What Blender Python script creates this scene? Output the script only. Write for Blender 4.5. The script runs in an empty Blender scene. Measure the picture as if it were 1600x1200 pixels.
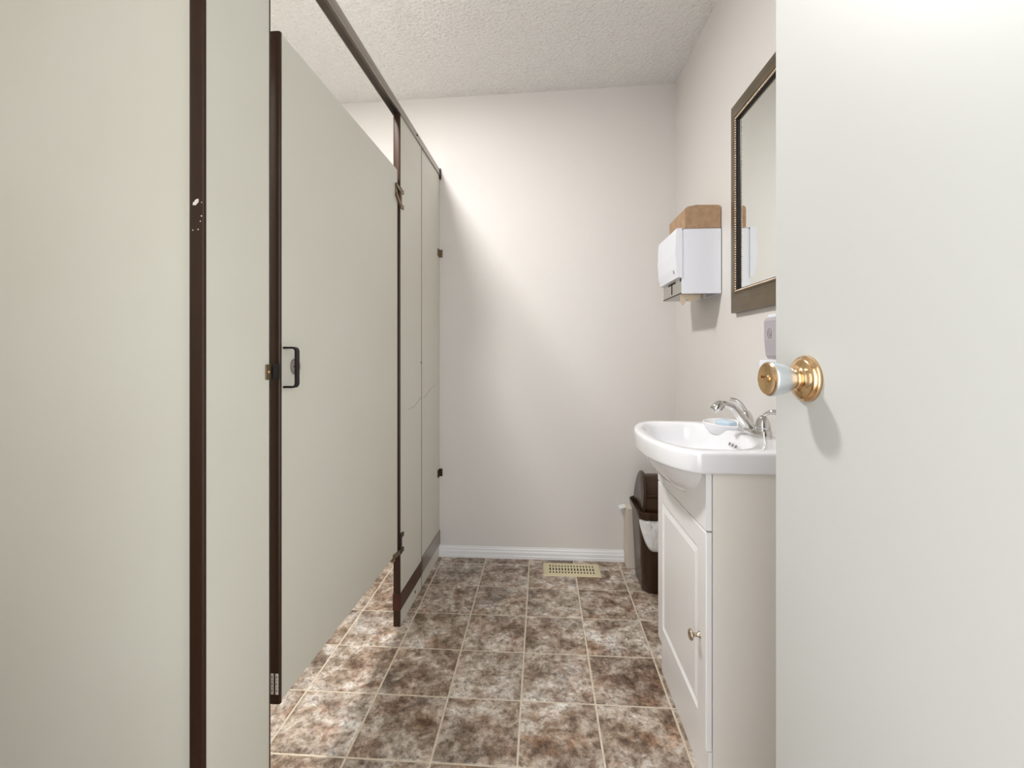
import bpy, bmesh, math, random
from mathutils import Vector, Matrix

random.seed(7)
scene = bpy.context.scene
C = scene.collection

# ------------------------------------------------------------------ camera, world, exposure
cam_data = bpy.data.cameras.new('camera')
cam_data.sensor_width = 36.0
cam_data.lens = 36.0 * 714.0 / 1600.0
cam_data.shift_y = -47.4 / 1600.0
cam_data.clip_start = 0.01
cam = bpy.data.objects.new('camera', cam_data)
C.objects.link(cam)
cam.location = (0.0, 0.0, 1.0748)
cam.rotation_euler = (math.pi / 2, 0.0, 0.0649)
scene.camera = cam

world = bpy.data.worlds.new('world')
scene.world = world
world.use_nodes = True
wn = world.node_tree.nodes['Background']
wn.inputs['Color'].default_value = (0.96, 0.98, 1.0, 1)      # the lit hallway behind the camera
wn.inputs['Strength'].default_value = 2.9

LAMP_STRENGTH = 305.0
LAMP_AT = (-0.74, 1.31)

vs = scene.view_settings
vs.view_transform = 'Standard'
vs.look = 'None'
vs.gamma = 1.0
vs.use_curve_mapping = False
vs.exposure = 0.2


# ------------------------------------------------------------------ materials
def lin(r, g, b):
    def f(c):
        c /= 255.0
        return c / 12.92 if c <= 0.04045 else ((c + 0.055) / 1.055) ** 2.4
    return (f(r), f(g), f(b), 1.0)


def mat(name, col, rough=0.5, metal=0.0, coat=0.0, bump=None, vary=None, spec=0.5, trans=0.0):
    m = bpy.data.materials.new(name)
    m.use_nodes = True
    nt = m.node_tree
    p = nt.nodes['Principled BSDF']
    p.inputs['Base Color'].default_value = col
    p.inputs['Roughness'].default_value = rough
    p.inputs['Metallic'].default_value = metal
    p.inputs['Specular IOR Level'].default_value = spec
    if coat:
        p.inputs['Coat Weight'].default_value = coat
        p.inputs['Coat Roughness'].default_value = 0.05
    if trans:
        p.inputs['Transmission Weight'].default_value = trans
    tc = nt.nodes.new('ShaderNodeTexCoord')
    if bump:
        scale, strength, dist = bump
        n = nt.nodes.new('ShaderNodeTexNoise')
        n.inputs['Scale'].default_value = scale
        n.inputs['Detail'].default_value = 2.9
        b = nt.nodes.new('ShaderNodeBump')
        b.inputs['Strength'].default_value = strength
        b.inputs['Distance'].default_value = dist
        nt.links.new(tc.outputs['Object'], n.inputs['Vector'])
        nt.links.new(n.outputs['Fac'], b.inputs['Height'])
        nt.links.new(b.outputs['Normal'], p.inputs['Normal'])
    if vary:
        scale, col2, lo, hi = vary
        n = nt.nodes.new('ShaderNodeTexNoise')
        n.inputs['Scale'].default_value = scale
        n.inputs['Detail'].default_value = 6.0
        r = nt.nodes.new('ShaderNodeValToRGB')
        r.color_ramp.elements[0].position = lo
        r.color_ramp.elements[0].color = col
        r.color_ramp.elements[1].position = hi
        r.color_ramp.elements[1].color = col2
        nt.links.new(tc.outputs['Object'], n.inputs['Vector'])
        nt.links.new(n.outputs['Fac'], r.inputs['Fac'])
        nt.links.new(r.outputs['Color'], p.inputs['Base Color'])
    return m


M = {}
M['wall'] = mat('wall_paint', lin(221, 217, 213), 0.65, bump=(240, 0.22, 0.003))
M['ceiling'] = mat('ceiling_texture', lin(240, 239, 237), 0.9, bump=(75, 1.0, 0.016))
M['trim'] = mat('trim_white', lin(236, 236, 238), 0.35)
M['grout'] = mat('grout', lin(224, 213, 194), 0.6, vary=(60, lin(204, 191, 171), 0.35, 0.7))
M['panel'] = mat('stall_laminate', lin(218, 217, 205), 0.42, bump=(420, 0.06, 0.001),
                 vary=(2.5, lin(215, 213, 200), 0.4, 0.65))
M['bronze'] = mat('dark_bronze', (0.030, 0.012, 0.005, 1), 0.34, spec=0.35)
M['bronze_light'] = mat('bronze_hardware', (0.20, 0.145, 0.085, 1), 0.35, metal=0.8)
M['rail'] = mat('rail_aluminium', (0.34, 0.30, 0.27, 1), 0.32, metal=0.75)
M['shoe'] = mat('shoe_bronze', (0.060, 0.018, 0.012, 1), 0.3, metal=0.2, spec=0.45)
M['black'] = mat('black_plastic', (0.008, 0.006, 0.005, 1), 0.4, spec=0.3)
M['dark'] = mat('dark_void', (0.012, 0.008, 0.005, 1), 0.7)
M['paint_door'] = mat('door_paint', lin(196, 197, 194), 0.42, bump=(60, 0.05, 0.002))
M['brass'] = mat('polished_brass', (0.78, 0.53, 0.29, 1), 0.15, metal=1.0)
M['satin'] = mat('satin_chrome', (0.66, 0.70, 0.73, 1), 0.3, metal=0.85)
M['chrome'] = mat('chrome', (0.66, 0.65, 0.63, 1), 0.06, metal=1.0)
M['nickel'] = mat('aged_nickel', (0.55, 0.46, 0.36, 1), 0.22, metal=1.0)
M['porcelain'] = mat('porcelain', lin(240, 240, 243), 0.12, coat=0.6)
M['foil'] = mat('white_thermofoil', lin(243, 242, 242), 0.28)
M['board'] = mat('cabinet_side_board', lin(236, 232, 224), 0.5, bump=(500, 0.08, 0.001))
M['gap'] = mat('gap_shadow', lin(95, 85, 76), 0.8)
M['white_metal'] = mat('white_enamel', lin(236, 238, 246), 0.28)
M['grey_metal'] = mat('grey_steel', (0.50, 0.48, 0.44, 1), 0.32, metal=0.8)
M['card'] = mat('cardboard', lin(178, 147, 117), 0.8, vary=(45, lin(166, 134, 105), 0.4, 0.65))
M['paper'] = mat('towel_paper', lin(222, 205, 182), 0.9)
M['frame'] = mat('mirror_frame', (0.165, 0.125, 0.075, 1), 0.34, metal=0.55, vary=(14, (0.115, 0.088, 0.052, 1), 0.4, 0.7))
M['bead'] = mat('mirror_beads', (0.70, 0.56, 0.42, 1), 0.25, metal=0.85)
M['mirror'] = mat('mirror_glass', (0.90, 0.92, 0.89, 1), 0.015, metal=1.0)
M['lilac'] = mat('grey_plastic', lin(172, 166, 172), 0.4)
M['lilac_dark'] = mat('grey_plastic_mark', lin(128, 118, 116), 0.4)
M['bin'] = mat('brown_plastic', (0.036, 0.015, 0.005, 1), 0.26, spec=0.5, bump=(300, 0.05, 0.001))
M['liner'] = mat('bin_liner', lin(240, 239, 238), 0.4, vary=(30, lin(224, 224, 225), 0.4, 0.6))
M['vent'] = mat('vent_enamel', lin(216, 204, 168), 0.4)
M['box'] = mat('pale_box', lin(216, 205, 192), 0.7)
M['soap'] = mat('blue_soap', lin(200, 220, 236), 0.25, coat=0.3)
M['sticker'] = mat('sticker', lin(196, 186, 176), 0.5)
M['chip'] = mat('paint_chip', lin(226, 220, 214), 0.7)
M['mark'] = mat('red_brown_mark', (0.16, 0.035, 0.012, 1), 0.5)
M['scuff'] = mat('scuff', lin(150, 140, 122), 0.7)
M['fixture'] = mat('lamp_base', lin(235, 232, 226), 0.5)


def glow(name, col, strength):
    m = bpy.data.materials.new(name)
    m.use_nodes = True
    nt = m.node_tree
    nt.nodes.clear()
    o = nt.nodes.new('ShaderNodeOutputMaterial')
    e = nt.nodes.new('ShaderNodeEmission')
    e.inputs['Color'].default_value = col
    e.inputs['Strength'].default_value = strength
    nt.links.new(e.outputs['Emission'], o.inputs['Surface'])
    return m


M['glow'] = glow('lamp_glow', (1.0, 0.985, 0.97, 1), LAMP_STRENGTH)


def tile_material():
    m = bpy.data.materials.new('stone_look_tile')
    m.use_nodes = True
    nt = m.node_tree
    L = nt.links.new
    p = nt.nodes['Principled BSDF']
    p.inputs['Roughness'].default_value = 0.42
    tc = nt.nodes.new('ShaderNodeTexCoord')
    oi = nt.nodes.new('ShaderNodeObjectInfo')
    off = nt.nodes.new('ShaderNodeVectorMath'); off.operation = 'MULTIPLY_ADD'
    comb = nt.nodes.new('ShaderNodeCombineXYZ')
    for i in range(3):
        L(oi.outputs['Random'], comb.inputs[i])
    L(comb.outputs[0], off.inputs[0])
    off.inputs[1].default_value = (37.0, 61.0, 23.0)
    L(tc.outputs['Object'], off.inputs[2])

    def noise(scale, detail, rough, dist):
        n = nt.nodes.new('ShaderNodeTexNoise')
        n.inputs['Scale'].default_value = scale
        n.inputs['Detail'].default_value = detail
        n.inputs['Roughness'].default_value = rough
        n.inputs['Distortion'].default_value = dist
        L(off.outputs[0], n.inputs['Vector'])
        return n

    def ramp(n, stops):
        r = nt.nodes.new('ShaderNodeValToRGB')
        el = r.color_ramp.elements
        el[0].position, el[0].color = stops[0]
        el[1].position, el[1].color = stops[-1]
        for pos, c in stops[1:-1]:
            e = el.new(pos); e.color = c
        L(n.outputs['Fac'], r.inputs['Fac'])
        return r

    n1 = noise(17, 10, 0.74, 0.35)
    n5 = noise(6.5, 4, 0.6, 0.5)
    mixf = nt.nodes.new('ShaderNodeMath'); mixf.operation = 'MULTIPLY_ADD'; mixf.inputs[1].default_value = 0.62
    half = nt.nodes.new('ShaderNodeMath'); half.operation = 'MULTIPLY'; half.inputs[1].default_value = 0.38
    L(n5.outputs['Fac'], half.inputs[0])
    L(n1.outputs['Fac'], mixf.inputs[0])
    L(half.outputs[0], mixf.inputs[2])
    tone = nt.nodes.new('ShaderNodeMath'); tone.operation = 'MULTIPLY_ADD'; tone.inputs[1].default_value = 0.036
    wht = nt.nodes.new('ShaderNodeTexWhiteNoise'); wht.noise_dimensions = '1D'
    L(oi.outputs['Random'], wht.inputs['W'])
    L(wht.outputs['Value'], tone.inputs[0])
    add = nt.nodes.new('ShaderNodeMath'); add.operation = 'ADD'; add.inputs[1].default_value = -0.018
    L(mixf.outputs[0], add.inputs[0])
    L(add.outputs[0], tone.inputs[2])
    class _F: outputs = {'Fac': tone.outputs[0]}
    r1 = ramp(_F, [(0.36, lin(92, 72, 55)), (0.44, lin(146, 124, 104)), (0.52, lin(196, 179, 162)), (0.62, lin(243, 237, 229))])
    n2 = noise(8, 6, 0.65, 1.2)
    r2 = ramp(n2, [(0.50, (0, 0, 0, 1)), (0.66, (1, 1, 1, 1))])
    mx = nt.nodes.new('ShaderNodeMix'); mx.data_type = 'RGBA'; mx.blend_type = 'MULTIPLY'
    sc = nt.nodes.new('ShaderNodeMath'); sc.operation = 'MULTIPLY'; sc.inputs[1].default_value = 0.75
    L(r2.outputs['Color'], sc.inputs[0])
    L(sc.outputs[0], mx.inputs['Factor'])
    L(r1.outputs['Color'], mx.inputs['A'])
    mx.inputs['B'].default_value = lin(205, 165, 132)
    n3 = noise(55, 6, 0.75, 0.3)
    r3 = ramp(n3, [(0.36, lin(128, 118, 108)), (0.54, (1, 1, 1, 1))])
    mx2 = nt.nodes.new('ShaderNodeMix'); mx2.data_type = 'RGBA'; mx2.blend_type = 'MULTIPLY'
    mx2.inputs['Factor'].default_value = 0.85
    L(mx.outputs['Result'], mx2.inputs['A'])
    L(r3.outputs['Color'], mx2.inputs['B'])
    # grey cloud
    n4 = noise(5, 4, 0.6, 0.8)
    r4 = ramp(n4, [(0.45, (0, 0, 0, 1)), (0.7, (0.6, 0.6, 0.6, 1))])
    mx3 = nt.nodes.new('ShaderNodeMix'); mx3.data_type = 'RGBA'
    L(r4.outputs['Color'], mx3.inputs['Factor'])
    L(mx2.outputs['Result'], mx3.inputs['A'])
    hs = nt.nodes.new('ShaderNodeHueSaturation')
    hs.inputs['Saturation'].default_value = 0.45
    hs.inputs['Value'].default_value = 0.88
    L(mx2.outputs['Result'], hs.inputs['Color'])
    L(hs.outputs['Color'], mx3.inputs['B'])
    L(mx3.outputs['Result'], p.inputs['Base Color'])
    b = nt.nodes.new('ShaderNodeBump')
    b.inputs['Strength'].default_value = 0.25
    b.inputs['Distance'].default_value = 0.002
    L(n1.outputs['Fac'], b.inputs['Height'])
    L(b.outputs['Normal'], p.inputs['Normal'])
    return m


M['tile'] = tile_material()


# ------------------------------------------------------------------ mesh helpers
def bm_new():
    return bmesh.new()


def add_box(bm, lo, hi, bevel=0.0, seg=2):
    t = bmesh.new()
    bmesh.ops.create_cube(t, size=1.0)
    for v in t.verts:
        v.co = Vector([lo[i] + (v.co[i] + 0.5) * (hi[i] - lo[i]) for i in range(3)])
    if bevel:
        bmesh.ops.bevel(t, geom=list(t.edges), offset=bevel, segments=seg, affect='EDGES', profile=0.5)
    merge(bm, t)


def merge(bm, t):
    me = bpy.data.meshes.new('tmp')
    t.to_mesh(me)
    t.free()
    bm.from_mesh(me)
    bpy.data.meshes.remove(me)


def loft(bm, rings, cap0=True, cap1=True, closed=True):
    vr = [[bm.verts.new(p) for p in r] for r in rings]
    n = len(rings[0])
    for a, b in zip(vr[:-1], vr[1:]):
        for i in range(n if closed else n - 1):
            j = (i + 1) % n
            bm.faces.new((a[i], a[j], b[j], b[i]))
    if cap0:
        bm.faces.new(list(reversed(vr[0])))
    if cap1:
        bm.faces.new(vr[-1])


def frame_of(axis):
    w = Vector(axis).normalized()
    u = w.orthogonal().normalized()
    return u, w.cross(u).normalized(), w


def lathe(bm, prof, origin, axis, seg=32, cap0=True, cap1=True):
    u, v, w = frame_of(axis)
    o = Vector(origin)
    rings = []
    for r, hgt in prof:
        rings.append([o + w * hgt + (u * math.cos(2 * math.pi * k / seg) + v * math.sin(2 * math.pi * k / seg)) * r
                      for k in range(seg)])
    loft(bm, rings, cap0, cap1)


def tube(bm, pts, radii, seg=12, up=(0, 0, 1), flat=1.0):
    """swept round (or flattened: second radius = r * flat) section"""
    P = [Vector(p) for p in pts]
    rings = []
    for i, p in enumerate(P):
        t = (P[min(i + 1, len(P) - 1)] - P[max(i - 1, 0)]).normalized()
        a = Vector(up).cross(t)
        if a.length < 1e-4:
            a = Vector((0, 1, 0)).cross(t)
        a.normalize()
        b = t.cross(a).normalized()
        r = radii[i] if isinstance(radii, (list, tuple)) else radii
        rings.append([p + a * r * math.cos(2 * math.pi * k / seg) + b * r * flat * math.sin(2 * math.pi * k / seg)
                      for k in range(seg)])
    loft(bm, rings)


def smooth_path(pts, n=6):
    """Catmull-Rom"""
    P = [Vector(p) for p in pts]
    out = []
    for i in range(len(P) - 1):
        p0, p1, p2, p3 = P[max(i - 1, 0)], P[i], P[i + 1], P[min(i + 2, len(P) - 1)]
        for k in range(n):
            t = k / n
            out.append(0.5 * ((2 * p1) + (p2 - p0) * t + (2 * p0 - 5 * p1 + 4 * p2 - p3) * t * t
                              + (3 * p1 - p0 - 3 * p2 + p3) * t ** 3))
    out.append(P[-1])
    return out


def prism(bm, poly, axis, a, b):
    """extrude a polygon given in the two other axes from a to b along axis (0, 1, 2)"""
    def put(p, t):
        q = list(p)
        q.insert(axis, t)
        return q
    loft(bm, [[put(p, a) for p in poly], [put(p, b) for p in poly]])


def obj(name, bm, material, parent=None, smooth=False, angle=None, matrix=None):
    bmesh.ops.recalc_face_normals(bm, faces=bm.faces)
    me = bpy.data.meshes.new(name)
    bm.to_mesh(me)
    bm.free()
    me.materials.append(M[material] if isinstance(material, str) else material)
    if smooth or angle:
        me.polygons.foreach_set('use_smooth', [True] * len(me.polygons))
        if angle:
            me.set_sharp_from_angle(angle=math.radians(angle))
    o = bpy.data.objects.new(name, me)
    C.objects.link(o)
    if matrix is not None:
        o.matrix_world = matrix
    if parent is not None:
        o.parent = parent
    return o


def tag(o, label=None, cat=None, group=None, kind=None):
    if label: o['label'] = label
    if cat: o['category'] = cat
    if group: o['group'] = group
    if kind: o['kind'] = kind
    return o


def thing(name, label, cat, loc=(0, 0, 0), rotz=0.0):
    o = bpy.data.objects.new(name, None)
    o.empty_display_size = 0.05
    C.objects.link(o)
    o.location = loc
    o.rotation_euler = (0, 0, rotz)
    return tag(o, label, cat)


def lpart(name, bm, material, parent, **k):
    """part given in the parent's own coordinates"""
    o = obj(name, bm, material, None, **k)
    o.parent = parent
    return o


def box_part(name, lo, hi, material, parent, bevel=0.0):
    bm = bm_new()
    add_box(bm, lo, hi, bevel)
    return lpart(name, bm, material, parent)


def struct(name, bm, material, label=None, cat=None):
    o = obj(name, bm, material)
    return tag(o, label, cat, kind='structure')


# ------------------------------------------------------------------ the room
XL, XR = -1.62, 0.688          # left and right walls
YN, YF = -0.03, 2.40           # entry wall (inner face), far wall
CEIL = 2.447


def simple_box(lo, hi):
    bm = bm_new()
    add_box(bm, lo, hi)
    return bm


floor = struct('floor', simple_box((XL - 0.1, -0.9, -0.05), (XR + 0.1, YF + 0.1, -0.0020)), 'grout',
               'brown stone look tile floor with pale grout', 'floor')

T = 0.2286
GX, GY = -0.7496, 2.101
G = 0.0031                    # half a joint
full_tile = None


def tile_mesh(w, d):
    bm = bm_new()
    c = 0.0016
    z0, z1 = -0.004, 0.0
    r0 = [(0, 0, z0), (w, 0, z0), (w, d, z0), (0, d, z0)]
    r1 = [(0, 0, z1 - c), (w, 0, z1 - c), (w, d, z1 - c), (0, d, z1 - c)]
    r2 = [(c, c, z1), (w - c, c, z1), (w - c, d - c, z1), (c, d - c, z1)]
    loft(bm, [r0, r1, r2])
    me = bpy.data.meshes.new('tile')
    bmesh.ops.recalc_face_normals(bm, faces=bm.faces)
    bm.to_mesh(me)
    bm.free()
    me.materials.append(M['tile'])
    return me


full = tile_mesh(T - 2 * G, T - 2 * G)
for i in range(-5, 8):
    for j in range(-2, 12):
        x0, x1 = GX + T * i + G, GX + T * (i + 1) - G
        y0, y1 = GY - T * (j + 1) + G, GY - T * j - G
        cx0, cx1 = max(x0, XL + 0.001), min(x1, XR - 0.001)
        cy0, cy1 = max(y0, -0.55), min(y1, YF - 0.001)
        if cx1 - cx0 < 0.01 or cy1 - cy0 < 0.01:
            continue
        whole = cx1 - cx0 > T - 2 * G - 1e-6 and cy1 - cy0 > T - 2 * G - 1e-6
        o = bpy.data.objects.new('tile', full if whole else tile_mesh(cx1 - cx0, cy1 - cy0))
        C.objects.link(o)
        o.location = (cx0, cy0, 0)
        o.parent = floor

# ceiling: rises a touch towards the vanity wall
bm = bm_new()
za, zb = 2.408, 2.466
loft(bm, [[(XL - 0.1, -0.2, za), (XR + 0.1, -0.2, zb), (XR + 0.1, YF + 0.1, zb), (XL - 0.1, YF + 0.1, za)],
          [(XL - 0.1, -0.2, 2.55), (XR + 0.1, -0.2, 2.55), (XR + 0.1, YF + 0.1, 2.55), (XL - 0.1, YF + 0.1, 2.55)]])
struct('ceiling', bm, 'ceiling', 'off-white textured ceiling', 'ceiling')
struct('wall_far', simple_box((XL - 0.1, YF, -0.05), (XR + 0.1, YF + 0.1, 2.5)), 'wall',
       'plain beige wall at the end of the room', 'wall')
struct('wall_right', simple_box((XR, -0.15, -0.05), (XR + 0.1, YF, 2.5)), 'wall',
       'beige wall behind mirror and vanity', 'wall')
struct('wall_left', simple_box((XL - 0.1, -0.15, -0.05), (XL, YF, 2.5)), 'wall',
       'beige wall behind the toilet stall', 'wall')
bm = bm_new()
DX0, DX1, DH = -0.38, 0.47, 2.06
add_box(bm, (XL, -0.15, -0.05), (DX0, YN, 2.5))
add_box(bm, (DX1, -0.15, -0.05), (XR, YN, 2.5))
add_box(bm, (DX0, -0.15, DH), (DX1, YN, 2.5))
struct('wall_front', bm, 'wall', 'beige wall around the entry doorway', 'wall')

# moulded baseboard on the far wall, stopping short of the pale box
bm = bm_new()
prof = [(YF, 0.0), (YF - 0.013, 0.0), (YF - 0.013, 0.014), (YF - 0.0105, 0.017), (YF - 0.0105, 0.033),
        (YF - 0.0075, 0.038), (YF - 0.0075, 0.046), (YF - 0.004, 0.052), (YF - 0.003, 0.0585), (YF, 0.0585)]
prism(bm, prof, 0, -0.545, 0.430)
struct('baseboard_far', bm, 'trim', 'white moulded baseboard along the far wall', 'baseboard')
bm = bm_new()
prism(bm, prof, 0, XL, -0.575)
struct('baseboard_stall', bm, 'trim', 'white baseboard inside the toilet stall', 'baseboard')

# ------------------------------------------------------------------ ceiling lamp above the stall (out of frame)
lx, ly = LAMP_AT
lz = za + (zb - za) * (lx - (XL - 0.1)) / (XR - XL + 0.2)
lamp = thing('ceiling_lamp', 'round flat frosted ceiling lamp above the stall door', 'lamp', (lx, ly, lz + 0.004))
bm = bm_new()
lathe(bm, [(0.135, 0.0), (0.14, -0.012), (0.132, -0.022)], (0, 0, 0), (0, 0, 1), 40)
lpart('lamp_base', bm, 'fixture', lamp, smooth=True)
bm = bm_new()
lathe(bm, [(0.100, -0.0225), (0.099, -0.0255), (0.094, -0.0275), (0.06, -0.0285), (0.006, -0.0290)], (0, 0, 0), (0, 0, 1), 40)
lpart('lamp_shade', bm, 'glow', lamp, smooth=True)

# ------------------------------------------------------------------ toilet stall, in its own frame
SA = -0.0255                                  # slight turn of the stall front
SO = (-0.541, 2.398, 0.0)
TH = 0.0254


def sy(Y):                                    # room Y -> distance along the stall front
    return (Y - SO[1]) / math.cos(SA)


def stall_thing(name, label, cat, Y):
    """Empty on the stall front at room depth Y; its own y runs along the front, x out of it"""
    y = sy(Y)
    return thing(name, label, cat, (SO[0] - math.sin(SA) * y, SO[1] + math.cos(SA) * y, 0), SA)


def slab(name, y0, y1, z0, z1, parent, x0=-TH, x1=0.0):
    return box_part(name, (x0, y0, z0), (x1, y1, z1 - 0.0005), 'panel', parent, 0.0008)


def edge_trim(y, z0, z1, parent, side, w=0.005, over=0.0012, x0=-TH, x1=0.0):
    """rounded bronze channel along a vertical edge; side -1: the edge towards the door of the room"""
    bm = bm_new()
    n = 8
    poly = []
    cx, hx = (x0 + x1) / 2, (x1 - x0) / 2 + over
    for k in range(n + 1):
        a = math.pi * k / n
        poly.append((cx + hx * math.copysign(abs(math.cos(a)) ** 0.55, math.cos(a)), y + side * w * math.sin(a) ** 0.55))
    poly.append((cx - hx, y - side * 0.002))
    poly.append((cx + hx, y - side * 0.002))
    loft(bm, [[(p[0], p[1], z0) for p in poly], [(p[0], p[1], z1) for p in poly]])
    return lpart('edge_trim', bm, 'bronze', parent, angle=40)


def shoe(y0, y1, z0, z1, parent, mate='shoe', wrap=True):
    """metal band around the foot of a panel"""
    bm = bm_new()
    add_box(bm, (-TH - 0.003, y0 - (0.004 if wrap else 0), z0), (0.0035, y1, z1), 0.002)
    return lpart('shoe', bm, mate, parent)


def screw(parent, y, z, x=0.0, r=0.0035, m='dark', d=(1, 0, 0), name='screw'):
    bm = bm_new()
    lathe(bm, [(r, 0.0), (r * 0.9, 0.0015), (r * 0.4, 0.002)], (x, y, z), d, 12)
    return lpart(name, bm, m, parent, smooth=True)


RB, RT = 2.020, 2.052                         # head rail
Y_P0, Y_P1 = 0.753, 0.940                     # near pilaster
Y_D0, Y_D1 = 0.974, 1.742                     # door
Y_Q0, Y_Q1 = 1.766, 2.064                     # far pilaster
# near pilaster
p = stall_thing('stall_pilaster', 'narrow beige pilaster with brown edge and white paint chip, nearest the camera', 'stall panel', Y_P0)
L1 = Y_P1 - Y_P0
slab('panel', 0.003, L1 - 0.002, 0.0, RB, p)
edge_trim(0.003, 0.0, RB, p, -1)
edge_trim(L1 - 0.002, 0.0, RB, p, 1, 0.003)
shoe(0.0, L1, 0.055, 0.13, p)
bm = bm_new()
random.seed(3)
cz, cx = 1.336, -0.0118
pts = []
for k in range(14):
    a = 2 * math.pi * k / 14
    r = random.uniform(0.75, 1.15)
    px, pz = 0.0068 * r * math.cos(a), 0.0042 * r * math.sin(a)
    pts.append((cx + px * 0.85 - pz * 0.1, cz + pz + px * 0.62))
prism(bm, pts, 1, -0.0030, -0.0023)
lpart('paint_chip', bm, 'chip', p)
for (dx, dz, rr) in ((-0.0165, 1.335 - 1.336, 0.0016), (-0.002, -0.024, 0.0014), (-0.004, -0.033, 0.001), (-0.008, -0.047, 0.0012), (-0.018, -0.048, 0.0011), (-0.0015, -0.0005, 0.001)):
    bm = bm_new()
    lathe(bm, [(rr, 0.0), (rr * 0.6, 0.0006)], (dx, -0.0022, 1.336 + dz), (0, -1, 0), 7)
    lpart('paint_chip', bm, 'chip', p)
# keeper plate on the pilaster
ky, kz = 0.933 - Y_P0, 1.036
bm = bm_new()
add_box(bm, (0.0, ky - 0.011, kz - 0.016), (0.003, ky + 0.007, kz + 0.016), 0.0012)
kp = lpart('latch_keeper', bm, 'bronze_light', p)
screw(p, ky - 0.002, kz, 0.003, 0.0042, 'brass')
bm = bm_new()
add_box(bm, (-0.012, ky + 0.007, kz - 0.016), (0.009, ky + 0.0105, kz + 0.016), 0.001)
add_box(bm, (0.004, ky + 0.009, kz - 0.016), (0.009, ky + 0.026, kz + 0.016), 0.001)
lpart('latch_stop', bm, 'black', p)

# door
d = stall_thing('stall_door', 'wide beige stall door with black pull handle and open gap below', 'stall door', Y_D0)
LD = Y_D1 - Y_D0
ZB, ZT = 0.305, 1.787
slab('panel', 0.003, LD - 0.003, ZB, ZT, d)
edge_trim(0.003, ZB - 0.004, ZT, d, -1)
edge_trim(LD - 0.003, ZB, ZT, d, 1)
# pull handle: flat strap bent to a bow
bm = bm_new()
hz0, hz1, hy = 1.000, 1.088, 0.018
P = smooth_path([(0.0, hy, hz0), (0.012, hy, hz0), (0.024, hy, hz0 + 0.0005), (0.029, hy, hz0 + 0.006), (0.0295, hy, hz0 + 0.02),
                 (0.0295, hy, hz1 - 0.02), (0.029, hy, hz1 - 0.006), (0.024, hy, hz1 - 0.0005), (0.012, hy, hz1), (0.0, hy, hz1)], 4)
rings = []
for i, q in enumerate(P):
    t = (P[min(i + 1, len(P) - 1)] - P[max(i - 1, 0)]).normalized()
    nrm = Vector((0, 1, 0)).cross(t).normalized()
    rings.append([q + Vector((0, 1, 0)) * s * 0.0065 + nrm * r * 0.0022 for s, r in ((-1, -1), (1, -1), (1, 1), (-1, 1))])
loft(bm, rings)
lpart('pull_handle', bm, 'black', d, angle=50)
bm = bm_new()
lathe(bm, [(0.0185, 0.0), (0.0185, 0.0035), (0.016, 0.005)], (0.0, 0.058, 1.045), (1, 0, 0), 32)
disc = lpart('latch_disc', bm, 'rail', d, angle=40)
bm = bm_new()
add_box(bm, (0.0045, 0.045, 1.0435), (0.0062, 0.058, 1.0465), 0.0005)
o = lpart('indicator_slot', bm, 'black', disc)
# latch bolt reaching over the gap
box_part('latch_bolt', (-0.016, -0.016, 1.030), (-0.004, 0.01, 1.040), 'bronze_light', d, 0.001)
# maker stickers at the foot of the edge
for sx in (-0.0195, -0.0085):
    st = box_part('sticker', (sx, -0.0028, ZB + 0.018), (sx + 0.0068, -0.0020, ZB + 0.064), 'sticker', d, 0.0002)
    for q in range(5):
        zz = ZB + 0.024 + q * 0.0075
        box_part('print', (sx + 0.0022, -0.0031, zz), (sx + 0.0040 + 0.001 * (q % 2), -0.0027, zz + 0.0045), 'scuff' if q % 2 else 'dark', st)
# hinges: on the far edge of the door, arm reaching to the pilaster
for name, z0 in (('upper', 1.668), ('lower', ZB - 0.012)):
    hg = bm_new()
    if name == 'upper':
        add_box(hg, (0.0, LD - 0.030, z0 + 0.012), (0.004, LD - 0.020, z0 + 0.060), 0.001)
        prism(hg, [(LD - 0.030, z0 + 0.060), (LD - 0.030, z0 + 0.048), (LD + 0.010, z0 + 0.038), (LD + 0.010, z0 + 0.050)], 0, 0.0, 0.008)
        prism(hg, [(LD - 0.030, z0 + 0.024), (LD - 0.030, z0 + 0.012), (LD + 0.010, z0 - 0.014), (LD + 0.010, z0 + 0.000)], 0, 0.0, 0.008)
    else:
        add_box(hg, (-TH - 0.002, LD - 0.055, z0 - 0.004), (0.004, LD - 0.040, z0 + 0.022), 0.001)
        prism(hg, [(LD - 0.055, z0 + 0.022), (LD - 0.055, z0 + 0.008), (LD + 0.012, z0 - 0.002), (LD + 0.012, z0 + 0.014)], 0, -0.010, 0.006)
    lpart('hinge_arm', hg, 'bronze_light', d)

# far pilaster
q = stall_thing('stall_pilaster', 'tall beige pilaster carrying the stall door hinges, with dark red-brown foot band', 'stall panel', Y_Q0)
LQ = Y_Q1 - Y_Q0
slab('panel', 0.003, LQ - 0.002, 0.0, RB, q)
edge_trim(0.003, 0.0, RB, q, -1)
edge_trim(LQ - 0.002, 0.0, RB, q, 1, 0.0015)
shoe(0.0, LQ + 0.001, 0.063, 0.128, q)
for z0 in (1.668, 0.305):
    bm = bm_new()
    add_box(bm, (0.0, -0.003, z0 - 0.020), (0.006, 0.012, z0 + 0.062), 0.0015)
    add_box(bm, (0.0, 0.010, z0 + 0.042), (0.007, 0.032, z0 + 0.058), 0.0015)
    add_box(bm, (0.0, 0.010, z0 - 0.018), (0.007, 0.032, z0 - 0.002), 0.0015)
    hb = lpart('hinge_plate', bm, 'bronze_light' if z0 > 1 else 'bronze', q)
screw(q, 0.20, 0.033, 0.0, 0.006)
screw(q, LQ - 0.008, 1.035, 0.0, 0.005)
bm = bm_new()
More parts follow.
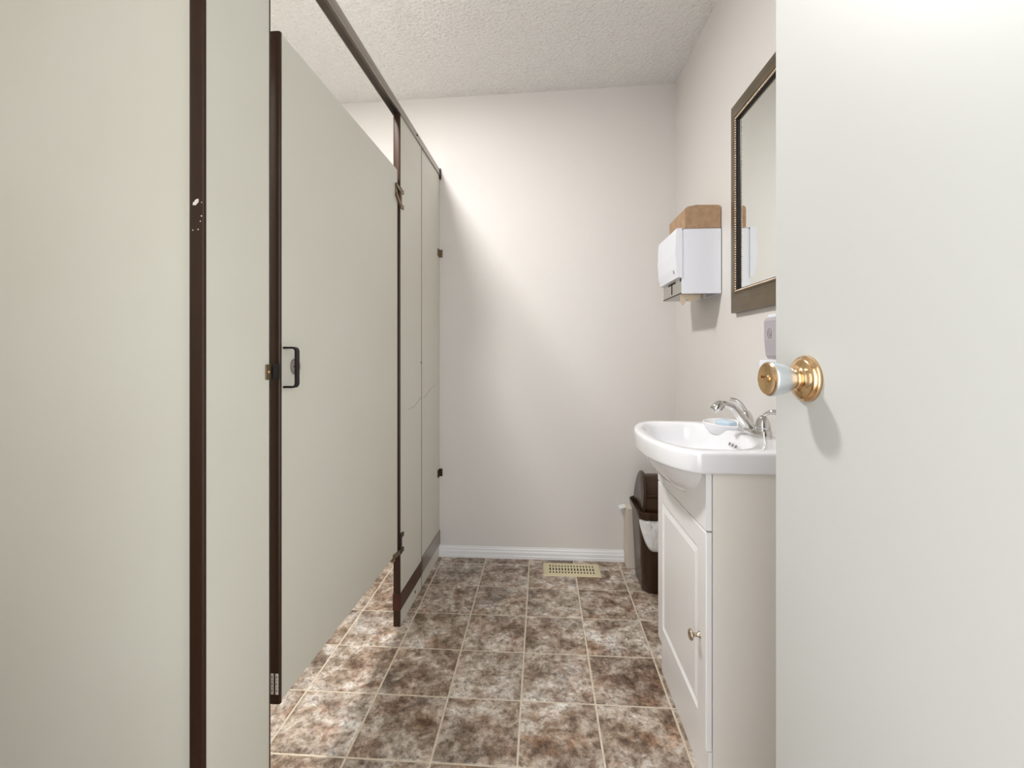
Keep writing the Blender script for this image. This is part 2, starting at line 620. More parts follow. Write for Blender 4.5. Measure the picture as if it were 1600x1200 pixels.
tube(bm, [(0.0002, 0.10, 0.842), (0.0002, 0.19, 0.846), (0.0002, LQ - 0.01, 0.878)], 0.0007, 5)
lpart('scratch', bm, 'scuff', q)

# panel between far pilaster and wall
w = stall_thing('stall_screen', 'narrow beige stall panel fixed to the far wall with brackets', 'stall panel', Y_Q1 + 0.004)
LW = sy(2.3965) - sy(Y_Q1 + 0.004)
slab('panel', 0.001, LW, 0.0, RB, w, x0=-TH - 0.001, x1=-0.001)
shoe(0.0, LW, 0.066, 0.140, w, mate='rail', wrap=False)
for z0 in (1.605, 0.445):
    bm = bm_new()
    add_box(bm, (-0.001, LW - 0.040, z0 - 0.020), (0.003, LW, z0 + 0.020), 0.001)
    add_box(bm, (-0.001, LW - 0.004, z0 - 0.020), (0.016, LW, z0 + 0.020), 0.001)
    br = lpart('wall_bracket', bm, 'bronze_light' if z0 > 1 else 'bronze', w)
bm = bm_new()
tube(bm, [(-0.0008, 0.03, 0.868), (-0.0008, 0.14, 0.90), (-0.0008, 0.24, 0.915)], 0.0007, 5)
lpart('scratch', bm, 'scuff', w)

# side partition of the stall, running left from the near pilaster
s = thing('stall_partition', 'large plain beige partition forming the near side of the stall', 'stall panel', (-0.6125, 0.790, 0))
box_part('panel', (-0.990, 0.0, 0.285), (-0.002, TH, 1.775), 'panel', s, 0.0008)
# head rail
h = stall_thing('head_rail', 'bronze aluminium head rail running along the top of the stall front', 'rail', 0.70)
LR = sy(2.3965) - sy(0.70)
bm = bm_new()
prof = [(0.0018, RB - 0.002), (0.0040, RB - 0.002), (0.0045, RB + 0.001), (0.0045, RT - 0.004), (0.0025, RT), (-TH - 0.0045, RT), (-TH - 0.0065, RT - 0.004), (-TH - 0.0065, RB + 0.001), (-TH - 0.006, RB - 0.002), (-TH - 0.0038, RB - 0.002), (-TH - 0.0038, RT - 0.0025), (0.0018, RT - 0.0025)]
loft(bm, [[(a, 0.0, b) for a, b in prof], [(a, LR, b) for a, b in prof]])
lpart('rail', bm, 'rail', h, angle=50)
screw(h, sy(1.98) - sy(0.70), RB + 0.017, 0.0045, 0.006)
bm = bm_new()
add_box(bm, (0.0005, LR - 0.012, RB - 0.022), (0.009, LR, RT + 0.003), 0.002)
lpart('wall_bracket', bm, 'bronze', h)

# ------------------------------------------------------------------ entry door (open, close on the right)
DA = math.radians(5.0)
d1 = thing('door_1', 'white painted flush entry door standing open, with brass door knob', 'door', (0.372, 0.754, 0.0))
d1['kind'] = 'structure'
# own frame: y from latch edge towards hinge, x = out of the visible face
ex = Vector((-math.cos(DA), -math.sin(DA), 0))
ey = Vector((math.sin(DA), -math.cos(DA), 0))
d1.rotation_euler = (0, 0, math.atan2(ex.y, ex.x))
sgn = 1 if Vector((-math.sin(d1.rotation_euler.z), math.cos(d1.rotation_euler.z), 0)).dot(ey) > 0 else -1
bm = bm_new()
add_box(bm, (-0.035, min(0, sgn * 0.76), 0.012), (0.0, max(0, sgn * 0.76), 2.035), 0.0012)
lpart('slab', bm, 'paint_door', d1)
ky, kz = sgn * 0.0745, 1.0390
kn = bpy.data.objects.new('door_knob', None)
C.objects.link(kn)
kn.parent = d1
kn.location = (0, ky, kz)
bm = bm_new()
lathe(bm, [(0.0330, 0.0), (0.0332, 0.0035), (0.0322, 0.0055), (0.0300, 0.0065), (0.0295, 0.0085), (0.0265, 0.0105), (0.0200, 0.0118), (0.0155, 0.0135), (0.0145, 0.0150)],
      (0, 0, 0), (1, 0, 0), 48)
lpart('rose', bm, 'brass', kn, smooth=True)
bm = bm_new()
lathe(bm, [(0.0120, 0.0135), (0.0145, 0.0165), (0.0150, 0.0185), (0.0130, 0.0205), (0.0105, 0.0215), (0.0105, 0.0265)], (0, 0, 0), (1, 0, 0), 40)
lpart('neck', bm, 'brass', kn, smooth=True)
bm = bm_new()
lathe(bm, [(0.0100, 0.0225), (0.0125, 0.0228), (0.0165, 0.0250), (0.0205, 0.0310), (0.0230, 0.0400), (0.0246, 0.0490), (0.0250, 0.0540), (0.0246, 0.0560), (0.0236, 0.0565), (0.0232, 0.0540), (0.0180, 0.0530)],
      (0, 0, 0), (1, 0, 0), 48)
lpart('grip', bm, 'satin', kn, smooth=True)
bm = bm_new()
lathe(bm, [(0.0235, 0.0555), (0.0235, 0.0575), (0.0222, 0.0586), (0.0205, 0.0580), (0.0120, 0.0563), (0.0060, 0.0556), (0.0052, 0.0558), (0.0050, 0.0572), (0.0040, 0.0582), (0.0015, 0.0585)],
      (0, 0, 0), (1, 0, 0), 48)
lpart('knob_face', bm, 'brass', kn, angle=35)
bm = bm_new()
for k, (oy, wdt) in enumerate(((-0.0148, 0.0012), (-0.0128, 0.0012), (-0.0108, 0.0012))):
    add_box(bm, (0.0555, sgn * oy - wdt / 2, 0.0003), (0.0578, sgn * oy + wdt / 2, 0.0036))
lpart('stamped_mark', bm, 'mark', kn)

# ------------------------------------------------------------------ mirror
mi = thing('wall_mirror', 'rectangular mirror in bronze frame with beaded inner edge above the vanity', 'mirror', (XR, 1.400, 1.579))
MY, MZ = 0.264, 0.362                       # half sizes of the outer frame


def rect_sweep(bm, prof, hy, hz):
    """prof: (inset from the outer edge, height off the wall); mitred frame"""
    rings = []
    for (i, t) in prof:
        rings.append([(-t, y * (hy - i), z * (hz - i)) for y, z in ((-1, -1), (1, -1), (1, 1), (-1, 1))])
    loft(bm, rings, False, False)
    # close the back
    vs_ = list(bm.verts)
    n = len(prof)
    a, b = vs_[0:4], vs_[4 * (n - 1):4 * n]
    for k in range(4):
        j = (k + 1) % 4
        bm.faces.new((a[j], a[k], b[k], b[j]))


bm = bm_new()
rect_sweep(bm, [(0.0, 0.001), (0.0, 0.017), (0.002, 0.0200), (0.008, 0.0215), (0.022, 0.0235), (0.040, 0.0270), (0.052, 0.0315), (0.057, 0.0340), (0.060, 0.0335),
                (0.0615, 0.0315), (0.0635, 0.0335), (0.0655, 0.0325), (0.0660, 0.001)], MY, MZ)
lpart('frame', bm, 'frame', mi, angle=40)
bm = bm_new()
rect_sweep(bm, [(0.0655, 0.001), (0.0655, 0.0305), (0.0728, 0.0310), (0.0738, 0.0285), (0.0775, 0.0245), (0.0780, 0.001)], MY, MZ)
lpart('inner_lip', bm, 'black', mi, angle=40)
bm = bm_new()
bi = 0.0695
yy, zz = MY - bi, MZ - bi
path = []
step = 0.0078
ny, nz = int(2 * yy / step), int(2 * zz / step)
for k in range(ny):
    path += [(-yy + 2 * yy * k / ny, -zz), (yy - 2 * yy * k / ny, zz)]
for k in range(nz):
    path += [(yy, -zz + 2 * zz * k / nz), (-yy, zz - 2 * zz * k / nz)]
for (a, b) in path:
    t = bmesh.new()
    bmesh.ops.create_icosphere(t, subdivisions=2, radius=0.0034, matrix=Matrix.Translation((-0.0325, a, b)))
    merge(bm, t)
o = lpart('bead_trim', bm, 'bead', mi, smooth=True)
o['kind'] = 'stuff'
bm = bm_new()
add_box(bm, (-0.0230, -MY + 0.076, -MZ + 0.076), (-0.001, MY - 0.076, MZ - 0.076))
lpart('glass', bm, 'mirror', mi)

# ------------------------------------------------------------------ paper towel dispenser
pd = thing('paper_towel_dispenser', 'white metal folded paper towel dispenser on the vanity wall', 'dispenser', (XR, 1.796, 1.306))
W = 0.264
DZ = 0.250
bm = bm_new()
t_ = 0.0025
add_box(bm, (-0.151, 0, 0), (-0.001, t_, DZ), 0.0008)            # near side
add_box(bm, (-0.151, W - t_, 0), (-0.001, W, DZ), 0.0008)        # far side
add_box(bm, (-0.151, 0, DZ - t_), (-0.001, W, DZ), 0.0008)       # top
add_box(bm, (-0.004, 0, 0), (-0.001, W, DZ), 0.0008)             # back
lpart('body', bm, 'white_metal', pd)
bm = bm_new()
cp = [(-0.149, 0.2515), (-0.170, 0.2505), (-0.1725, 0.235), (-0.1755, 0.157), (-0.1715, 0.100), (-0.1640, 0.063), (-0.149, 0.060)]
loft(bm, [[(a, -0.002, b) for a, b in cp], [(a, W + 0.002, b) for a, b in cp]])
cv = lpart('front_cover', bm, 'white_metal', pd)
bm = bm_new()
lathe(bm, [(0.0085, 0.0), (0.0080, 0.0012)], (-0.1692, 0.040, 0.0890), (-0.98, 0, -0.20), 20)
o = lpart('emblem', bm, 'lilac', cv)
bm = bm_new()
add_box(bm, (-0.151, 0.0025, 0.002), (-0.148, W - 0.0025, 0.070), 0.0008)
add_box(bm, (-0.151, 0.0025, -0.001), (-0.060, W - 0.0025, 0.002), 0.0005)
lp = lpart('towel_tray', bm, 'grey_metal', pd)
bm = bm_new()
add_box(bm, (-0.1518, 0.125, 0.012), (-0.1508, 0.139, 0.054))
add_box(bm, (-0.1518, 0.080, 0.050), (-0.1508, 0.184, 0.058))
add_box(bm, (-0.1518, 0.004, 0.048), (-0.1508, 0.020, 0.062))
add_box(bm, (-0.1518, 0.0025, 0.000), (-0.1508, W - 0.0025, 0.004))
lpart('slot', bm, 'dark', lp)
bm = bm_new()
box = [(-0.150, 0.0), (-0.150, -0.032), (-0.141, -0.046), (-0.130, -0.036), (-0.124, -0.020), (-0.105, -0.030), (-0.085, -0.022), (-0.070, -0.020), (-0.070, 0.004), (-0.150, 0.004)]
loft(bm, [[(a, 0.020 + 0.2 * (a + 0.15), b) for a, b in box], [(a, 0.0215 + 0.2 * (a + 0.15), b) for a, b in box]])
o = lpart('towel_end', bm, 'paper', pd)
o['label'] = 'torn beige towel corner hanging out'
box_part('bracket_strip', (-0.068, 0.004, -0.018), (-0.060, 0.030, 0.0), 'grey_metal', pd)
# little catch on top of the near side
bm = bm_new()
lathe(bm, [(0.0022, 0.0), (0.0018, 0.0012)], (-0.1475, 0.0, DZ - 0.004), (0, -1, 0), 10)
lpart('rivet', bm, 'dark', pd)

# cardboard carton lying on top of it
cb = thing('cardboard_carton', 'brown cardboard carton with rounded edges lying on the towel dispenser', 'carton', (XR, 1.800, 1.557))
bm = bm_new()
cw, ch, cl = 0.137, 0.087, 0.215
outl = []
for (ccx, ccz, a0, r) in ((-0.003 - 0.012, ch - 0.010, 0, 0.012), (-cw + 0.014, ch - 0.016, 90, 0.014), (-cw + 0.004, 0.004, 180, 0.004), (-0.003 - 0.004, 0.004, 270, 0.004)):
    for k in range(5):
        a = math.radians(a0 + 90 * k / 4)
        outl.append((ccx + r * math.cos(a), ccz + r * math.sin(a)))
outl.insert(5, (-0.095, ch + 0.0035))
loft(bm, [[(a, 0.0, b) for a, b in outl], [(a, cl, b) for a, b in outl]])
lpart('sleeve', bm, 'card', cb, angle=35)
bm = bm_new()
inn = [(-0.070 + (a + 0.070) * 0.985, 0.042 + (b - 0.042) * 0.975) for a, b in outl]
loft(bm, [[(a, -0.0012, b) for a, b in inn], [(a, 0.0, b) for a, b in inn]])
lpart('end_flap', bm, 'card', cb)

# ------------------------------------------------------------------ soap dispenser (half hidden by the door)
sd = thing('soap_dispenser', 'grey and white soap dispenser on the wall under the mirror', 'dispenser', (XR, 1.220, 1.110))
box_part('back_plate', (-0.030, -0.058, -0.075), (-0.001, 0.060, 0.072), 'white_metal', sd, 0.004)
bm = bm_new()
cp = [(-0.028, -0.052), (-0.080, -0.049), (-0.086, -0.040), (-0.090, 0.0), (-0.091, 0.052), (-0.086, 0.060), (-0.028, 0.060)]
loft(bm, [[(a, -0.050, b) for a, b in cp], [(a, 0.052, b) for a, b in cp]])
cv = lpart('cover', bm, 'lilac', sd)
box_part('top_cap', (-0.080, -0.050, 0.0605), (-0.002, 0.053, 0.070), 'white_metal', sd, 0.002)
box_part('push_lever', (-0.093, -0.045, -0.072), (-0.004, 0.075, -0.0525), 'white_metal', sd, 0.003)
bm = bm_new()
ring = []
for k in range(33):
    a = 2 * math.pi * k / 32
    ring.append((-0.0905, 0.022 + 0.0105 * math.cos(a), 0.018 + 0.0125 * math.sin(a)))
tube(bm, ring, 0.0008, 6, up=(1, 0, 0))
tube(bm, smooth_path([(-0.0905, 0.0165, 0.013), (-0.0905, 0.021, 0.022), (-0.0905, 0.026, 0.024), (-0.0905, 0.025, 0.018), (-0.0905, 0.020, 0.013), (-0.0905, 0.026, 0.011)], 4), 0.0007, 6, up=(1, 0, 0))
lpart('emblem', bm, 'lilac_dark', cv)

# ------------------------------------------------------------------ vanity cabinet
VY0, VY1 = 1.144, 1.605
VX = 0.400
va = thing('vanity_cabinet', 'small white vanity cabinet with one routed door and round knob', 'cabinet', (0.545, 1.3745, 0.0))
va_inv = Matrix.Translation((-0.545, -1.3745, 0))


def vpart(name, bm, m, parent=va, **k):
    bmesh.ops.transform(bm, matrix=va_inv, verts=bm.verts)
    return lpart(name, bm, m, parent, **k)


ZS = 0.7845
for y0, y1 in ((VY0, VY0 + 0.015), (VY1 - 0.015, VY1)):
    bm = bm_new(); add_box(bm, (0.4165, y0, 0.0), (0.686, y1, ZS), 0.0008); vpart('side_panel', bm, 'board')
bm = bm_new(); add_box(bm, (0.678, VY0 + 0.016, 0.0), (0.685, VY1 - 0.016, 0.60)); vpart('back_panel', bm, 'board')
bm = bm_new(); add_box(bm, (0.417, VY0 + 0.016, 0.090), (0.676, VY1 - 0.016, 0.104)); vpart('bottom_panel', bm, 'board')
bm = bm_new(); add_box(bm, (0.406, VY0, 0.0), (0.4155, VY1 - 0.027, 0.1005), 0.0008); vpart('kick_board', bm, 'foil')
# false front with a scoop for the basin
bm = bm_new()
sc_ = [(-0.215, ZS), (-0.200, 0.762), (-0.172, 0.736), (-0.135, 0.716), (-0.090, 0.704), (-0.045, 0.699), (0.0, 0.698)]
sc_ = sc_ + [(-a, b) for a, b in reversed(sc_[:-1])]
cyv = 1.38
poly = [(VY0, 0.642), (VY1, 0.642), (VY1, ZS)] + [(min(cyv - a, VY1 - 0.004), b) for a, b in sc_] + [(VY0, ZS)]
loft(bm, [[(VX, a, b) for a, b in poly], [(VX + 0.014, a, b) for a, b in poly]])
vpart('false_front', bm, 'foil')
# door with a routed groove
Z0, Z1 = 0.1035, 0.6375
dy0, dy1 = VY0, VY1


def rring(x, i):
    return [(x, dy0 + i, Z0 + i), (x, dy1 - i, Z0 + i), (x, dy1 - i, Z1 - i), (x, dy0 + i, Z1 - i)]


bm = bm_new()
loft(bm, [rring(VX + 0.0140, 0.0), rring(VX + 0.003, 0.0), rring(VX + 0.001, 0.001), rring(VX, 0.003), rring(VX, 0.058), rring(VX + 0.002, 0.060), rring(VX + 0.0055, 0.065),
          rring(VX + 0.0055, 0.068), rring(VX + 0.002, 0.080), rring(VX + 0.001, 0.083)])
vd = vpart('door', bm, 'foil')
bm = bm_new()
lathe(bm, [(0.0085, 0.0), (0.0080, 0.002), (0.0052, 0.005), (0.0048, 0.014), (0.0075, 0.0175), (0.0130, 0.0195), (0.0145, 0.0225), (0.0120, 0.0260), (0.0050, 0.0280), (0.0010, 0.0283)],
      (VX, 1.187, 0.362), (-1, 0, 0), 32)
bmesh.ops.transform(bm, matrix=va_inv, verts=bm.verts)
kb = lpart('knob', bm, 'nickel', vd, smooth=True)
kb['label'] = 'small round brushed metal knob'

# ------------------------------------------------------------------ wash basin
SZ = 0.840
bx0, by0 = XR, 1.380
basin = thing('wash_basin', 'white porcelain wash basin with bowed front on the vanity cabinet', 'sink', (bx0, by0, ZS))


def front_x(y):
    a = min(abs(y) / 0.26, 1.0)
    return 0.304 + 0.098 * max(0.0, 1 - a ** 2.2) ** 0.6


outline = [(0.0025, -0.26)]
for k in range(12):
    outline.append((0.0025 + 0.29 * (k + 1) / 12, -0.26))
for k in range(121):
    t = -math.cos(math.pi * k / 120)
    outline.append((front_x(0.26 * t), 0.26 * t))
for k in range(12):
    outline.append((0.2925 - 0.29 * k / 12, 0.26))
outline.append((0.0025, 0.26))
for k in range(1, 30):
    outline.append((0.0025, 0.26 - 0.52 * k / 30))
bc = (0.235, 0.0)


def polar(poly, n_ang):
    """radius of poly from bc at each angle"""
    res = []
    for a in n_ang:
        dx, dy = math.cos(a), math.sin(a)
        best = 0
        for i in range(len(poly)):
            (x1, y1), (x2, y2) = poly[i], poly[(i + 1) % len(poly)]
            x1 -= bc[0]; x2 -= bc[0]; y1 -= bc[1]; y2 -= bc[1]
            ex_, ey_ = x2 - x1, y2 - y1
            den = dx * ey_ - dy * ex_
            if abs(den) < 1e-12:
                continue
            t = (x1 * ey_ - y1 * ex_) / den
            s_ = (x1 * dy - y1 * dx) / den
            if t > 0 and -1e-6 <= s_ <= 1 + 1e-6:
                best = max(best, t)
        res.append(best)
    return res


NA = 132
corner = [math.atan2(y - bc[1], x - bc[0]) for x, y in ((0.304, -0.26), (0.304, 0.26), (0.0025, 0.26), (0.0025, -0.26))]
angs = sorted([2 * math.pi * k / NA - math.pi + 0.001 for k in range(NA)] + corner)
RO = polar(outline, angs)


def superell(xb, xf, hy_, e):
    """radii, at the angles, of a rounded basin outline between xb (back) and xf (front)"""
    pl = []
    cx_, hx_ = (xb + xf) / 2, (xf - xb) / 2
    for k in range(180):
        a = 2 * math.pi * k / 180
        c_, s_ = math.cos(a), math.sin(a)
        pl.append((cx_ + hx_ * math.copysign(abs(c_) ** e, c_), hy_ * math.copysign(abs(s_) ** e, s_)))
    return polar(pl, angs)


def ring_at(R, z, off=0.0, sc=1.0):
    out = []
    for a, r in zip(angs, R):
        rr = max(r * sc - off, 0.001)
        # own frame: x towards the wall, so outwards is -x
        out.append((-(bc[0] + rr * math.cos(a)), bc[1] + rr * math.sin(a), z - ZS))
    return out


bowl = superell(0.115, 0.372, 0.222, 0.72)
# keep the bowl lip inside the front curve
bowl = [min(b_, r_ - 0.024) for b_, r_ in zip(bowl, RO)]
bm = bm_new()
rings = []
for sc, z in ((0.06, 0.709), (0.30, 0.711), (0.55, 0.719), (0.72, 0.734), (0.83, 0.756), (0.90, 0.785), (0.945, 0.812), (0.965, 0.826)):
    rings.append(ring_at(bowl, z, 0, sc))
rings += [ring_at(bowl, 0.8345, 0.003), ring_at(bowl, 0.8385, -0.001), ring_at(bowl, SZ, -0.006)]
rings += [ring_at([(b_ + r_) / 2 for b_, r_ in zip(bowl, RO)], SZ + 0.0004)]
rings += [ring_at(RO, SZ, 0.0085), ring_at(RO, SZ - 0.0015, 0.003), ring_at(RO, SZ - 0.006, 0.0003), ring_at(RO, SZ - 0.012, 0.0),
          ring_at(RO, ZS + 0.008, 0.0005), ring_at(RO, ZS + 0.0035, 0.002), ring_at(RO, ZS + 0.001, 0.006)]
for xb, xf, hy_, z, e in ((0.03, 0.383, 0.235, ZS - 0.001, 0.9), (0.05, 0.372, 0.222, 0.760, 0.92), (0.07, 0.352, 0.197, 0.730, 0.95),
                          (0.10, 0.325, 0.158, 0.702, 1.0), (0.13, 0.298, 0.115, 0.683, 1.0), (0.16, 0.272, 0.07, 0.671, 1.0), (0.20, 0.25, 0.02, 0.667, 1.0)):
    R_ = superell(xb, xf, hy_, e)
    rings.append(ring_at([min(a, b - 0.012) for a, b in zip(R_, RO)], z))
loft(bm, rings)
lpart('bowl', bm, 'porcelain', basin, angle=50)
# overflow holes in the back of the bowl
for yy_ in (-0.022, 0.0, 0.022):
    bm = bm_new()
    lathe(bm, [(0.0055, 0.0), (0.0050, 0.0010)], (-0.1285, yy_, 0.806 - ZS), (-1, 0, 0.35), 14)
    lpart('overflow_hole', bm, 'lilac_dark', basin)
bm = bm_new()
lathe(bm, [(0.021, 0.0), (0.021, 0.002), (0.016, 0.003), (0.012, 0.001)], (-bc[0], 0, 0.7095 - ZS), (0, 0, 1), 24)
lpart('drain', bm, 'chrome', basin, angle=40)
# moulded soap dish at the far back corner
bm = bm_new()
dcx, dcy = -0.088, 0.150


def dring(ax, ay, z):
    return [(dcx + ax * math.cos(2 * math.pi * k / 36), dcy + ay * math.sin(2 * math.pi * k / 36), z - ZS) for k in range(36)]


loft(bm, [dring(0.02, 0.03, 0.8400), dring(0.050, 0.070, 0.8415), dring(0.060, 0.081, 0.8465), dring(0.063, 0.085, 0.8515), dring(0.067, 0.090, 0.8525), dring(0.070, 0.094, 0.8500),
          dring(0.069, 0.092, 0.8440), dring(0.055, 0.070, 0.8200), dring(0.030, 0.040, 0.8040)])
lpart('soap_dish', bm, 'porcelain', basin, angle=50)

# bar of soap in the dish
bm = bm_new()
t = bmesh.new()
bmesh.ops.create_uvsphere(t, u_segments=28, v_segments=16, radius=1.0)
for v_ in t.verts:
    c_ = v_.co
    f_ = lambda q, e: math.copysign(abs(q) ** e, q)
    v_.co = Vector((f_(c_.x, 0.75) * 0.024, f_(c_.y, 0.75) * 0.036, f_(c_.z, 0.7) * 0.0115 + 0.0118))
merge(bm, t)
sb = obj('soap_bar', bm, 'soap', smooth=True)
sb.location = (XR - 0.098, by0 + 0.128, 0.8405)
sb.rotation_euler = (0, 0, 0.3)
tag(sb, 'pale blue bar of soap in the basin dish behind the faucet', 'soap')

# ------------------------------------------------------------------ faucet
fa = thing('faucet', 'chrome two handle faucet at the back of the white basin', 'faucet', (0.618, 1.374, SZ + 0.0004))
bm = bm_new()


def fring(ax, ay, z, n=40):
    out = []
    for k in range(n):
        a = 2 * math.pi * k / n
        c_, s_ = math.cos(a), math.sin(a)
        out.append((ax * math.copysign(abs(c_) ** 0.8, c_), ay * math.copysign(abs(s_) ** 0.8, s_), z))
    return out


loft(bm, [fring(0.0275, 0.0785, 0.0), fring(0.028, 0.079, 0.003), fring(0.0275, 0.0785, 0.016), fring(0.026, 0.077, 0.0195), fring(0.022, 0.072, 0.0205), fring(0.015, 0.06, 0.0205)])
lpart('base_plate', bm, 'chrome', fa, angle=45)
for s_ in (-1, 1):
    bm = bm_new()
    lathe(bm, [(0.0215, 0.016), (0.0215, 0.0225), (0.0195, 0.0235), (0.0205, 0.0250), (0.0195, 0.034), (0.0165, 0.046), (0.0120, 0.056), (0.0085, 0.061), (0.002, 0.063)],
          (0, 0.051 * s_, 0), (0, 0, 1), 32)
    hb = lpart('handle', bm, 'chrome', fa, angle=45)
    bm = bm_new()
    if s_ < 0:
        pth = [(-0.004, -0.051, 0.046), (0.000, -0.053, 0.058), (0.008, -0.058, 0.068), (0.018, -0.066, 0.0725), (0.030, -0.076, 0.0725)]
    else:
        pth = [(0.002, 0.051, 0.046), (-0.004, 0.052, 0.064), (-0.012, 0.056, 0.080), (-0.024, 0.064, 0.090), (-0.038, 0.074, 0.092)]
    P = smooth_path(pth, 5)
    tube(bm, P, [0.0090 - 0.0038 * min(1, i / 7) + 0.0030 * max(0, (i - 10) / max(1, len(P) - 11)) for i in range(len(P))], 14)
    lpart('lever', bm, 'chrome', hb, smooth=True)
bm = bm_new()
P = smooth_path([(-0.004, 0, 0.010), (-0.022, 0, 0.028), (-0.042, 0, 0.056), (-0.062, 0, 0.078), (-0.082, 0, 0.086), (-0.096, 0, 0.086)], 5)
tube(bm, P, [0.0165 - 0.0065 * min(1, i / (len(P) - 6)) for i in range(len(P))], 18, up=(0, 1, 0), flat=1.15)
lpart('spout', bm, 'chrome', fa, smooth=True)
bm = bm_new()
lathe(bm, [(0.0095, 0.0), (0.0125, 0.002), (0.0150, 0.012), (0.0150, 0.022), (0.0135, 0.031), (0.0105, 0.035), (0.003, 0.0355)], (-0.090, 0, 0.0895), (-0.80, 0, -0.60), 24)
lpart('spout_head', bm, 'chrome', fa, smooth=True)
bm = bm_new()
lathe(bm, [(0.0030, 0.0), (0.0030, 0.018), (0.0050, 0.020), (0.0050, 0.025), (0.001, 0.027)], (0.020, 0, 0.016), (0, 0, 1), 14)
lpart('lift_rod', bm, 'chrome', fa, angle=40)

# ------------------------------------------------------------------ waste bin with swing lid
wb = thing('waste_bin', 'brown plastic waste bin with arched swing lid beside the vanity', 'bin', (0.556, 2.182, 0.0))


def rrect(hx, hy_, r, z, cx_=0.0, cy_=0.0, n=6):
    out = []
    for (sx, sy_, a0) in ((1, 1, 0), (-1, 1, 90), (-1, -1, 180), (1, -1, 270)):
        for k in range(n + 1):
            a = math.radians(a0 + 90 * k / n)
            out.append((cx_ + sx * (hx - r) + r * math.cos(a), cy_ + sy_ * (hy_ - r) + r * math.sin(a), z))
    return out


bm = bm_new()
BR = 0.345
loft(bm, [rrect(0.090, 0.095, 0.04, 0.0), rrect(0.098, 0.103, 0.042, 0.002), rrect(0.103, 0.108, 0.044, 0.010), rrect(0.118, 0.118, 0.045, BR), rrect(0.114, 0.114, 0.043, BR), rrect(0.100, 0.104, 0.04, 0.02)])
lpart('bucket', bm, 'bin', wb, angle=40)
bm = bm_new()
loft(bm, [rrect(0.119, 0.119, 0.045, BR - 0.014), rrect(0.1235, 0.1235, 0.048, BR - 0.010), rrect(0.1265, 0.1265, 0.05, BR + 0.006), rrect(0.129, 0.129, 0.05, BR + 0.020), rrect(0.1285, 0.1285, 0.05, BR + 0.025),
          rrect(0.125, 0.125, 0.047, BR + 0.0245), rrect(0.118, 0.116, 0.04, BR + 0.008), rrect(0.1125, 0.110, 0.038, BR + 0.007)])
lid = lpart('lid_rim', bm, 'bin', wb, angle=40)
LZ = BR + 0.006


def arch(hy_, hz_, n=24, e=0.86):
    out = []
    for k in range(n + 1):
        a = math.pi * k / n
        c_, s_ = math.cos(a), math.sin(a)
        out.append((hy_ * math.copysign(abs(c_) ** e, c_), LZ + hz_ * s_ ** e))
    return out


for s_ in (-1, 1):                              # end cheeks of the hood, leaning in a little
    bm = bm_new()
    A = arch(0.106, 0.172)
    x_out, x_in = s_ * 0.108, s_ * 0.094
    lean = 0.10

    def pl(x, sc):
        return [(x - s_ * lean * (b - LZ), a * sc, LZ + (b - LZ) * sc) for a, b in A]
    loft(bm, [pl(x_in, 0.97), pl(x_in + s_ * 0.003, 1.0), pl(x_out - s_ * 0.003, 1.0), pl(x_out, 0.975)])
    lpart('lid_cheek', bm, 'bin', wb, angle=35)
A = [q_ for q_ in arch(0.100, 0.165, 48)]       # fixed lower hood, front and back
lowf = [q_ for q_ in A if q_[0] < 0 and q_[1] < LZ + 0.085]
for grp in (lowf, [(-a, b) for a, b in lowf]):
    top = max(grp, key=lambda q_: q_[1])
    sg = math.copysign(1, top[0])
    lip = [(top[0] + 0.005 * math.cos(t_) + sg * 0.002, top[1] + 0.005 * math.sin(t_))
           for t_ in [math.radians(q_) for q_ in ((200, 150, 100, 50, 0) if sg < 0 else (-20, 30, 80, 130, 180))]]
    outer = sorted(grp, key=lambda q_: q_[1])[:-1]
    inner = [(a * 0.95, b) for a, b in outer]
    poly = outer + lip + list(reversed(inner))
    bm = bm_new()
    loft(bm, [[(-0.094, a, b) for a, b in poly], [(0.094, a, b) for a, b in poly]])
    lpart('hood', bm, 'bin', wb, angle=40)
bm = bm_new()                                   # the swinging flap
A = [(a * 0.86, LZ + (b - LZ) * 0.97) for a, b in arch(0.100, 0.165, 30)]
A = [q_ for q_ in A if q_[1] > LZ + 0.05]
inner = [(a * 0.94, LZ + (b - LZ) * 0.95) for a, b in A]
poly = A + list(reversed(inner))
loft(bm, [[(-0.084, a, b) for a, b in poly], [(0.084, a, b) for a, b in poly]])
lpart('swing_flap', bm, 'bin', wb, angle=40)

# plastic liner folded over the front of the bucket
bm = bm_new()
N = 24
rows = []
for j in range(9):
    row = []
    for k in range(N + 1):
        s_ = -1 + 2 * k / N
        dep = 0.135 * max(0.0, 1 - abs(s_) ** 2.6) ** 0.8 + 0.004
        z = BR - 0.012 - dep * j / 8
        x = -0.050 + s_ * 0.068
        # bucket front face
        taper = 0.103 + 0.015 * z / BR
        hyb = 0.108 + 0.010 * z / BR
        r = 0.0445
        ax = abs(x) - (taper - r)
        yy_ = -(hyb - r) - (math.sqrt(max(r * r - ax * ax, 0.0)) if ax > 0 else r)
        wob = 0.0022 + 0.0016 * math.sin(9 * s_ + 5 * j / 8) + 0.0012 * math.sin(23 * s_ - 7 * j / 8)
        row.append((x, yy_ - wob, z))
    rows.append(row)
off = [[(x, y + 0.0010, z) for x, y, z in r_] for r_ in rows]
grid_rings = []
for r_, o_ in zip(rows, off):
    grid_rings.append(r_ + list(reversed(o_)))
loft(bm, grid_rings)
bl = obj('bin_liner', bm, 'liner', smooth=True)
bl.location = (0.556, 2.182, 0.0)
tag(bl, 'white plastic liner hanging over the rim of the brown bin', 'bin liner')

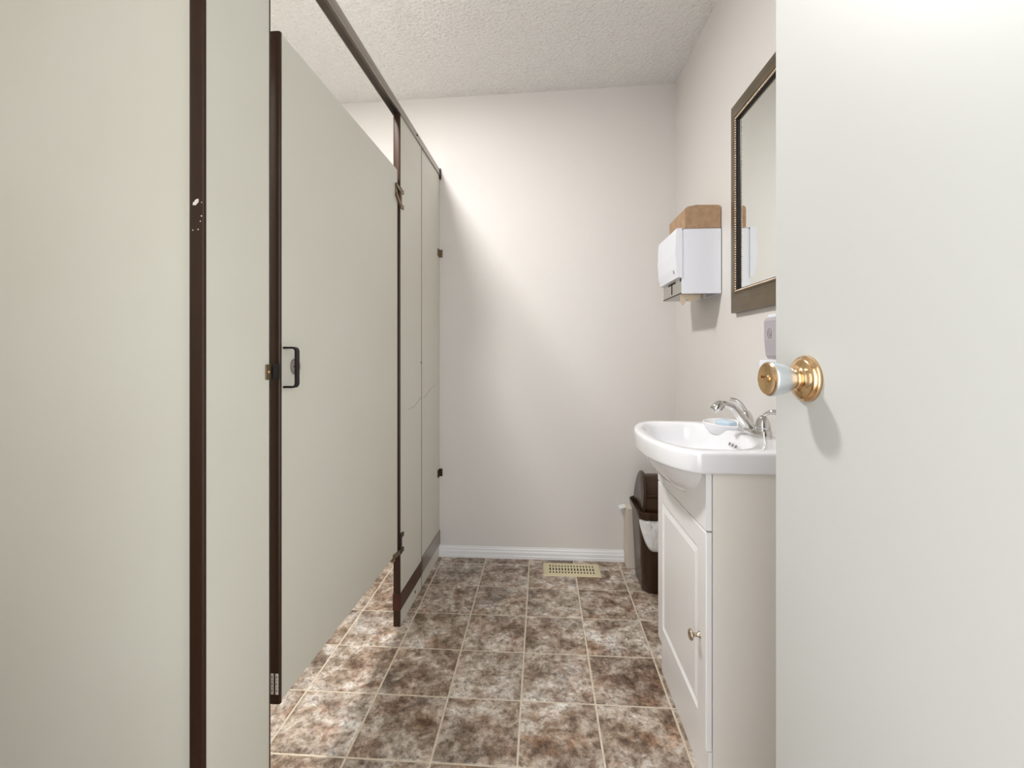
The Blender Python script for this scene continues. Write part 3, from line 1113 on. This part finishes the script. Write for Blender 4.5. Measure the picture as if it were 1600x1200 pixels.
# pale upright box squeezed between bin and wall
bx = thing('storage_box', 'pale narrow box standing behind the brown waste bin', 'box', (0.500, 2.352, 0.0))
box_part('carton', (-0.076, -0.033, 0.0), (0.076, 0.044, 0.300), 'box', bx, 0.003)
bm = bm_new()
prism(bm, [(-0.104, 0.285), (-0.074, 0.297), (-0.074, 0.301), (-0.106, 0.291)], 1, -0.010, 0.040)
lpart('flap', bm, 'trim', bx)

# ------------------------------------------------------------------ floor vent
fv = thing('floor_vent', 'cream metal floor vent register in front of the baseboard', 'vent', (0.148, 2.282, 0.0))
bm = bm_new()
hx_, hy_ = 0.140, 0.0665
rimz = 0.005
ring_a = [[(sx * hx_, sy_ * hy_, 0.0004) for sx, sy_ in ((-1, -1), (1, -1), (1, 1), (-1, 1))],
          [(sx * (hx_ - 0.001), sy_ * (hy_ - 0.001), 0.0030) for sx, sy_ in ((-1, -1), (1, -1), (1, 1), (-1, 1))],
          [(sx * (hx_ - 0.010), sy_ * (hy_ - 0.010), rimz) for sx, sy_ in ((-1, -1), (1, -1), (1, 1), (-1, 1))],
          [(sx * 0.1135, sy_ * 0.042, rimz) for sx, sy_ in ((-1, -1), (1, -1), (1, 1), (-1, 1))],
          [(sx * 0.1135, sy_ * 0.042, 0.002) for sx, sy_ in ((-1, -1), (1, -1), (1, 1), (-1, 1))]]
loft(bm, ring_a, False, False)
lpart('frame', bm, 'vent', fv)
box_part('duct', (-0.112, -0.040, 0.0004), (0.112, 0.040, 0.0018), 'dark', fv)
pitch = 2 * 0.1135 / 15
bar_me = None
for k in range(16):
    xx = -0.1135 + pitch * k
    bm = bm_new()
    add_box(bm, (xx - 0.0042, -0.042, 0.0022), (xx + 0.0042, 0.042, rimz - 0.0003))
    lpart('slat', bm, 'vent', fv)
for yy_ in (-0.0185, 0.0185):
    bm = bm_new()
    add_box(bm, (-0.1135, yy_ - 0.0045, 0.0024), (0.1135, yy_ + 0.0045, rimz - 0.0001))
    lpart('cross_bar', bm, 'vent', fv)
